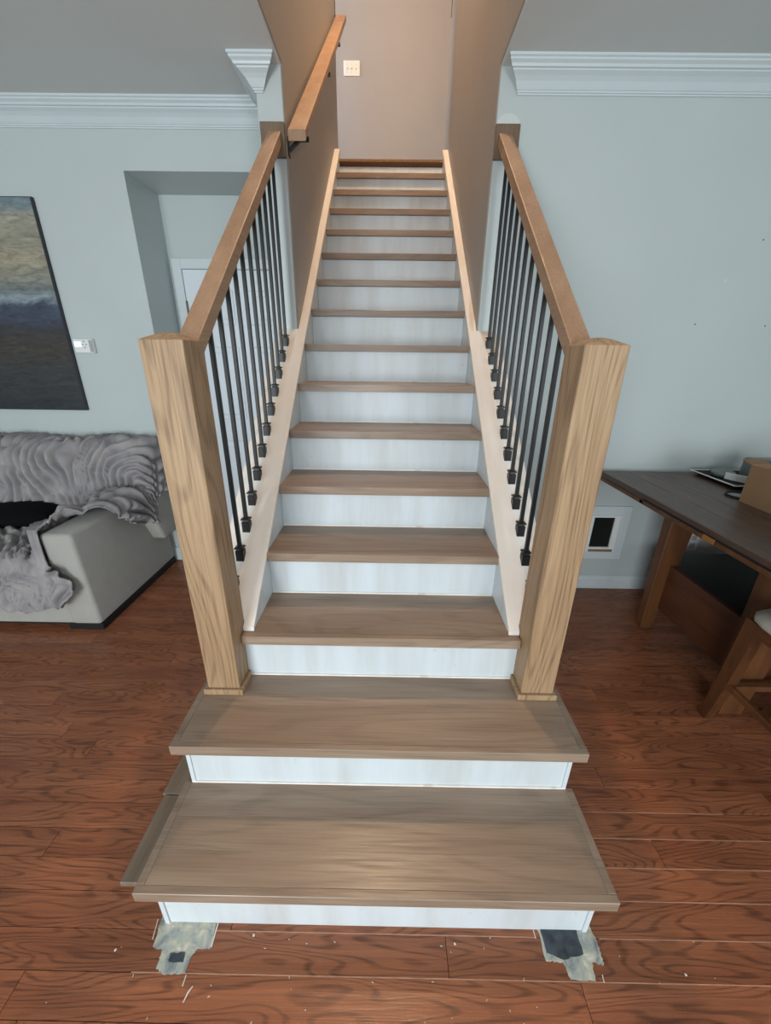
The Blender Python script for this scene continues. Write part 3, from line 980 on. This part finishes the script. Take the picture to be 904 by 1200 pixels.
# displacement along surface normal
def normals(PX, PY, PZ):
    du = np.stack([np.gradient(PX, axis=0), np.gradient(PY, axis=0), np.gradient(PZ, axis=0)], -1)
    dv = np.stack([np.gradient(PX, axis=1), np.gradient(PY, axis=1), np.gradient(PZ, axis=1)], -1)
    N = np.cross(dv, du)
    N /= np.linalg.norm(N, axis=-1, keepdims=True) + 1e-9
    return N
N = normals(blur(PX, 2), blur(PY, 2), blur(PZ, 2))
lim = np.where(PY > 2.61, 0.1, 1.0)
PX2 = PX + N[..., 0] * fold * 0.95; PY2 = PY + N[..., 1] * fold * lim; PZ2 = PZ + N[..., 2] * fold
PY2 = np.minimum(PY2, 2.640)
# coverage mask in cloth space
edge = 0.015 * (vnoise(S, V, 0.09, 21) - 0.5) + 0.03 * (vnoise(S, V, 0.25, 22) - 0.5)
cov = np.zeros_like(S, bool)
armfront = np.interp(S, [-1.75, -1.735, -1.71, -1.62, -1.56, -1.46, -1.38], [1.79, 1.83, 1.88, 1.98, 2.06, 2.18, 2.36])
hang = np.interp(T, [2.05, 2.2, 2.4, 2.6], [0.12, 0.19, 0.19, 0.17])
cov |= (S > -1.745) & (T > armfront + edge) & (hx < hang + edge) & ~front
cov |= (S <= -1.745) & (hy < 0.27 + edge * 1.5)
# flap spreading over the front face of the arm
fz = PZ
cov |= (hy > 0.0) & (S > -1.745) & (S < np.interp(fz, [0.16, 0.22, 0.31, 0.36, 0.46], [-1.74, -1.67, -1.60, -1.63, -1.72]) + edge * 0.3) & (fz > np.interp(S, [-1.9, -1.72, -1.60], [0.15, 0.19, 0.29]))
idx = -np.ones(S.shape, int); verts = []
faces = []
for i in range(S.shape[0] - 1):
    for j in range(S.shape[1] - 1):
        if cov[i, j] and cov[i + 1, j] and cov[i, j + 1] and cov[i + 1, j + 1]:
            f = []
            for a, b in ((i, j), (i + 1, j), (i + 1, j + 1), (i, j + 1)):
                if idx[a, b] < 0:
                    idx[a, b] = len(verts); verts.append((PX2[a, b], PY2[a, b], PZ2[a, b]))
                f.append(int(idx[a, b]))
            faces.append(f)
me = bpy.data.meshes.new('throw_blanket'); me.from_pydata(verts, [], faces); me.update()
bm = B(); bm.from_mesh(me); bpy.data.meshes.remove(me)
for _ in range(6):
    bmesh.ops.smooth_vert(bm, verts=[v for v in bm.verts if v.is_boundary], factor=0.5, use_axis_x=True, use_axis_y=True, use_axis_z=True)
bo = obj('throw_blanket', bm, M['blanket'], smooth=True, loc=(-2.2, 2.2, 0.44))
tag(bo, 'crumpled grey plush throw blanket draped over the sofa back and arm', 'blanket')
md = bo.modifiers.new('thick', 'SOLIDIFY'); md.thickness = 0.008; md.offset = -1
# black cushion lying on the blanket
bm = B()
bmesh.ops.create_uvsphere(bm, u_segments=32, v_segments=16, radius=1.0)
for v in bm.verts:
    x, y, z = v.co
    sx = math.copysign(abs(x) ** 0.75, x); sy = math.copysign(abs(y) ** 0.8, y)
    v.co = Vector((-2.36 + 0.34 * sx, 2.235 + 0.15 * sy, 0.515 + z * 0.075 + 0.01 * math.sin(sx * 3)))
tag(obj('cushion', bm, M['black'], smooth=True, loc=(-2.36, 2.22, 0.46)), 'flat rounded black cushion lying on the sofa seat', 'cushion')

# ================================================================== TABLE
TX0, TX1, TY0, TY1, TZ = 1.288, 3.1, 0.93, 2.262, 0.850
tb = thing('dining_table', 'dark wooden counter-height table with a shelf base beside the right wall', 'table', (2.2, 1.6, 0))
tp = obj('top', box(B(), TX0 + 0.002, TX1, TY0, TY1, TZ - 0.046, TZ - 0.006, 0.002), M['table'], tb)
nb = 12
for i in range(nb):
    a = TX0 + (TX1 - TX0) * i / nb; b = TX0 + (TX1 - TX0) * (i + 1) / nb
    obj('plank', box(B(), a + 0.0006, b - 0.0006, TY0, TY1, TZ - 0.0225, TZ, 0.0012), M['table'], tp, loc=((a + b) / 2, TY0, TZ))
obj('edge_groove', box(B(), TX0 - 0.0006, TX0 + 0.004, TY0 + 0.02, TY1 - 0.42, TZ - 0.030, TZ - 0.024), M['plinth'], tp)
obj('edge_band', box(B(), TX0 - 0.004, TX0 + 0.0015, TY0, TY1, TZ - 0.050, TZ - 0.031, 0.001), M['tleg'], tp)
obj('inlay', box(B(), TX0 - 0.005, TX0 + 0.001, 1.375, 1.435, TZ - 0.049, TZ - 0.028, 0.001), M['inlay'], tp)
obj('inlay', box(B(), TX0 - 0.004, TX0 + 0.001, 1.835, 1.86, TZ - 0.049, TZ - 0.026, 0.001), M['tbox'], tp)
# apron
obj('apron', box(B(), 1.60, 2.9, 1.28, 1.96, 0.70, TZ - 0.0465), M['tleg'], tb)


def tleg(x0t, x1t, y0t, y1t, x0b, x1b, y0b, y1b):
    bm = B()
    r = [[(x0b, y0b, 0.001), (x1b, y0b, 0.001), (x1b, y1b, 0.001), (x0b, y1b, 0.001)], [(x0t, y0t, 0.69), (x1t, y0t, 0.69), (x1t, y1t, 0.69), (x0t, y1t, 0.69)], [(x0t, y0t, TZ - 0.047), (x1t, y0t, TZ - 0.047), (x1t, y1t, TZ - 0.047), (x0t, y1t, TZ - 0.047)]]
    loft(bm, [[Vector(p) for p in q] for q in r])
    bmesh.ops.bevel(bm, geom=list(bm.edges), offset=0.004, segments=1, profile=0.5, affect='EDGES')
    lg = obj('leg', bm, M['tleg'], tb)
    obj('iron_band', box(B(), x0t - 0.004, x1t + 0.004, y0t - 0.004, y1t + 0.004, 0.682, 0.692), M['plinth'], lg)


tleg(1.515, 1.650, 1.90, 1.97, 1.510, 1.580, 1.895, 1.945)
tleg(1.520, 1.680, 1.29, 1.39, 1.510, 1.610, 1.30, 1.38)
tleg(2.72, 2.88, 1.90, 2.00, 2.78, 2.88, 1.895, 1.975)
tleg(2.72, 2.88, 1.29, 1.39, 2.78, 2.88, 1.30, 1.38)
# shelf box between the legs
obj('side_panel', box(B(), 1.575, 1.60, 1.40, 1.895, 0.145, 0.42, 0.002), M['tbox'], tb)
obj('shelf', box(B(), 1.601, 2.80, 1.345, 2.08, 0.375, 0.405, 0.002), M['darkshelf'], tb)
obj('front_panel', box(B(), 1.61, 2.78, 1.325, 1.344, 0.145, 0.42), M['tbox'], tb)

# cardboard box
cb = thing('cardboard_box', 'open brown cardboard box at the right end of the table', 'box', (1.85, 1.65, TZ))
x0, x1, y0, y1, h = 1.685, 2.05, 1.42, 1.76, 0.175
t = 0.004
for (a, b, c, d) in ((x0, x0 + t, y0, y1), (x1 - t, x1, y0, y1), (x0 + t, x1 - t, y0, y0 + t), (x0 + t, x1 - t, y1 - t, y1)):
    obj('side_panel', box(B(), a, b, c, d, TZ + 0.0005, TZ + h), M['card'], cb)
obj('bottom_panel', box(B(), x0 + t, x1 - t, y0 + t, y1 - t, TZ + 0.0005, TZ + 0.005), M['card'], cb)
for (pts) in (((x0, y1 - 0.002, TZ + h), (x0 + 0.09, y1 - 0.002, TZ + h), (x0 + 0.10, y1 + 0.06, TZ + h + 0.012), (x0 - 0.0, y1 + 0.055, TZ + h + 0.010)),
              ((x1, y0, TZ + h), (x1, y1, TZ + h), (x1 + 0.10, y1, TZ + h + 0.05), (x1 + 0.10, y0, TZ + h + 0.05))):
    bm = B(); loft(bm, [[Vector(p) for p in pts], [Vector(p) + Vector((0, 0, 0.004)) for p in pts]])
    obj('flap', bm, M['card'], cb)
obj('packing_tape', box(B(), x0 - 0.0006, x0 + 0.0002, 1.50, 1.56, TZ + 0.001, TZ + 0.05), M['tape'], cb)

# tray with crockery
tr = thing('serving_tray', 'flat dark tray with a pale rim on the table near the wall', 'tray', (1.99, 2.09, TZ))
bm = B()
rim = []
for ins, z in ((0.03, 0.001), (0.0, 0.019), (0.004, 0.021), (0.034, 0.006)):
    x0, x1, y0, y1 = 1.80 + ins, 2.20 - ins, 1.93 + ins, 2.25 - ins
    rim.append([Vector((x0, y0, TZ + z)), Vector((x1, y0, TZ + z)), Vector((x1, y1, TZ + z)), Vector((x0, y1, TZ + z))])
loft(bm, rim)
obj('tray_body', bm, M['plinth'], tr)
bm = B()
for (a, b, c, d) in ((1.799, 1.806, 1.929, 2.251), (2.194, 2.201, 1.929, 2.251), (1.806, 2.194, 1.929, 1.936), (1.806, 2.194, 2.244, 2.251)):
    box(bm, a, b, c, d, TZ + 0.0185, TZ + 0.0225)
obj('rim', bm, M['white_plastic'], tr)
bm = B(); lathe(bm, [(0.04, 0.007), (0.052, 0.012), (0.058, 0.03), (0.056, 0.034), (0.048, 0.038), (0.02, 0.046), (0.002, 0.047)], (1.925, 2.17, TZ), 24)
tag(obj('lidded_dish', bm, M['greenglass'], smooth=True, loc=(1.925, 2.17, TZ)), 'low grey-green round dish on the tray', 'dish')
# white bracket-like strip with two holes
bm = B()
pth = [(1.885, 2.105), (1.905, 2.06), (1.93, 2.02), (1.965, 1.985), (2.00, 1.965)]
loft(bm, [[Vector((x, y, TZ + 0.0105)), Vector((x + 0.012, y + 0.012, TZ + 0.0105)), Vector((x + 0.012, y + 0.012, TZ + 0.045)), Vector((x, y, TZ + 0.045))] for x, y in pth])
ws = obj('white_strap', bm, M['white_plastic'], loc=(1.93, 2.02, TZ))
tag(ws, 'curved white plastic piece with two holes lying on the tray', 'plastic piece')
for z in (0.022, 0.034):
    bm = B(); tube(bm, [(1.962, 1.980, TZ + z), (1.968, 1.987, TZ + z)], 0.004, 8)
    obj('hole', bm, M['flap'], ws)
# dark round coaster with wire rim next to the box
bm = B()
pts = []
for k in range(25):
    a = 2 * math.pi * k / 24
    pts.append((1.745 + 0.055 * math.cos(a), 1.825 + 0.055 * math.sin(a), TZ + 0.006))
tube(bm, pts, 0.005, 6)
wrg = thing('trivet', 'dark ring trivet on the table beside the cardboard box', 'trivet', (1.745, 1.825, TZ))
obj('ring', bm, M['plinth'], wrg)
bm = B(); lathe(bm, [(0.002, 0.001), (0.048, 0.001), (0.048, 0.004), (0.002, 0.004)], (1.745, 1.825, TZ), 24)
obj('disc', bm, M['grey_plastic'], wrg)
# dark case behind the box
tag(obj('dark_case', box(B(), 1.965, 2.13, 2.04, 2.12, TZ + 0.0065, TZ + 0.133, 0.012, 2), M['greenglass'], smooth=True, loc=(2.0, 2.08, TZ)), 'dark grey rounded case standing on the tray behind the cardboard box', 'case')
# dark red bowl on the shelf under the table
bm = B(); lathe(bm, [(0.05, 0.0), (0.06, 0.006), (0.13, 0.09), (0.17, 0.15), (0.165, 0.155), (0.12, 0.09), (0.05, 0.015), (0.002, 0.012)], (2.10, 1.72, 0.4055), 28)
tag(obj('bowl', bm, M['bowl'], smooth=True, loc=(2.10, 1.72, 0.406)), 'dark red bowl on the black shelf under the table', 'bowl')

# ================================================================== STOOL
st = thing('counter_stool', 'wooden counter stool with pale padded seat drawn up to the table', 'stool', (1.58, 1.0, 0))
cx_, cy_ = 1.582, 1.03
bm = B()
def sq(r, z, n=36, p=5.5):
    out = []
    for k in range(n):
        a = 2 * math.pi * k / n
        c, s_ = math.cos(a), math.sin(a)
        f = (abs(c) ** p + abs(s_) ** p) ** (-1 / p)
        out.append(Vector((cx_ + r * f * c, cy_ + r * f * s_ * 0.97, z)))
    return out
loft(bm, [sq(0.205, 0.572), sq(0.222, 0.580), sq(0.225, 0.595), sq(0.212, 0.612), sq(0.17, 0.622), sq(0.05, 0.626)])
obj('seat', bm, M['cream'], st, smooth=True)
bm = B(); box(bm, cx_ - 0.195, cx_ + 0.195, cy_ - 0.185, cy_ + 0.185, 0.515, 0.5715, 0.004)
obj('seat_frame', bm, M['tleg'], st)
for sx in (-1, 1):
    for sy in (-1, 1):
        bm = B()
        rings = []
        for x, y, z, a, b in ((-0.185, 0.18, 0.570, 0.020, 0.024), (-0.182, 0.185, 0.45, 0.021, 0.026), (-0.176, 0.20, 0.30, 0.021, 0.024), (-0.166, 0.225, 0.14, 0.020, 0.022), (-0.138, 0.268, 0.001, 0.018, 0.020)):
            X = cx_ + (-x if sx > 0 else x); Y = cy_ + (y if sy > 0 else -y)
            rings.append([Vector((X - a, Y - b, z)), Vector((X + a, Y - b, z)), Vector((X + a, Y + b, z)), Vector((X - a, Y + b, z))])
        loft(bm, rings)
        obj('leg', bm, M['tleg'], st)
for sx in (-1, 1):
    bm = B(); X = cx_ + sx * 0.178
    box(bm, X - 0.011, X + 0.011, cy_ - 0.20, cy_ + 0.20, 0.235, 0.262, 0.003)
    obj('stretcher', bm, M['tleg'], st)
bm = B(); box(bm, cx_ - 0.17, cx_ + 0.17, cy_ + 0.205, cy_ + 0.228, 0.20, 0.225, 0.003)
obj('stretcher', bm, M['tleg'], st)
bm = B(); box(bm, cx_ - 0.17, cx_ + 0.17, cy_ - 0.228, cy_ - 0.205, 0.20, 0.225, 0.003)
obj('stretcher', bm, M['tleg'], st)
bm = B()
for dx in (-0.185, 0.185):
    loft(bm, [[Vector((cx_ + dx + ax, cy_ - 0.19 + ay - 0.12 * t_, 0.5 + 0.5 * t_)) for ax, ay in ((-0.018, -0.018), (0.018, -0.018), (0.018, 0.018), (-0.018, 0.018))] for t_ in (0, 0.5, 1.0)])
obj('back_post', bm, M['tleg'], st)
bm = B(); box(bm, cx_ - 0.165, cx_ + 0.165, cy_ - 0.315, cy_ - 0.29, 0.86, 0.97, 0.006)
obj('back_rail', bm, M['tleg'], st)
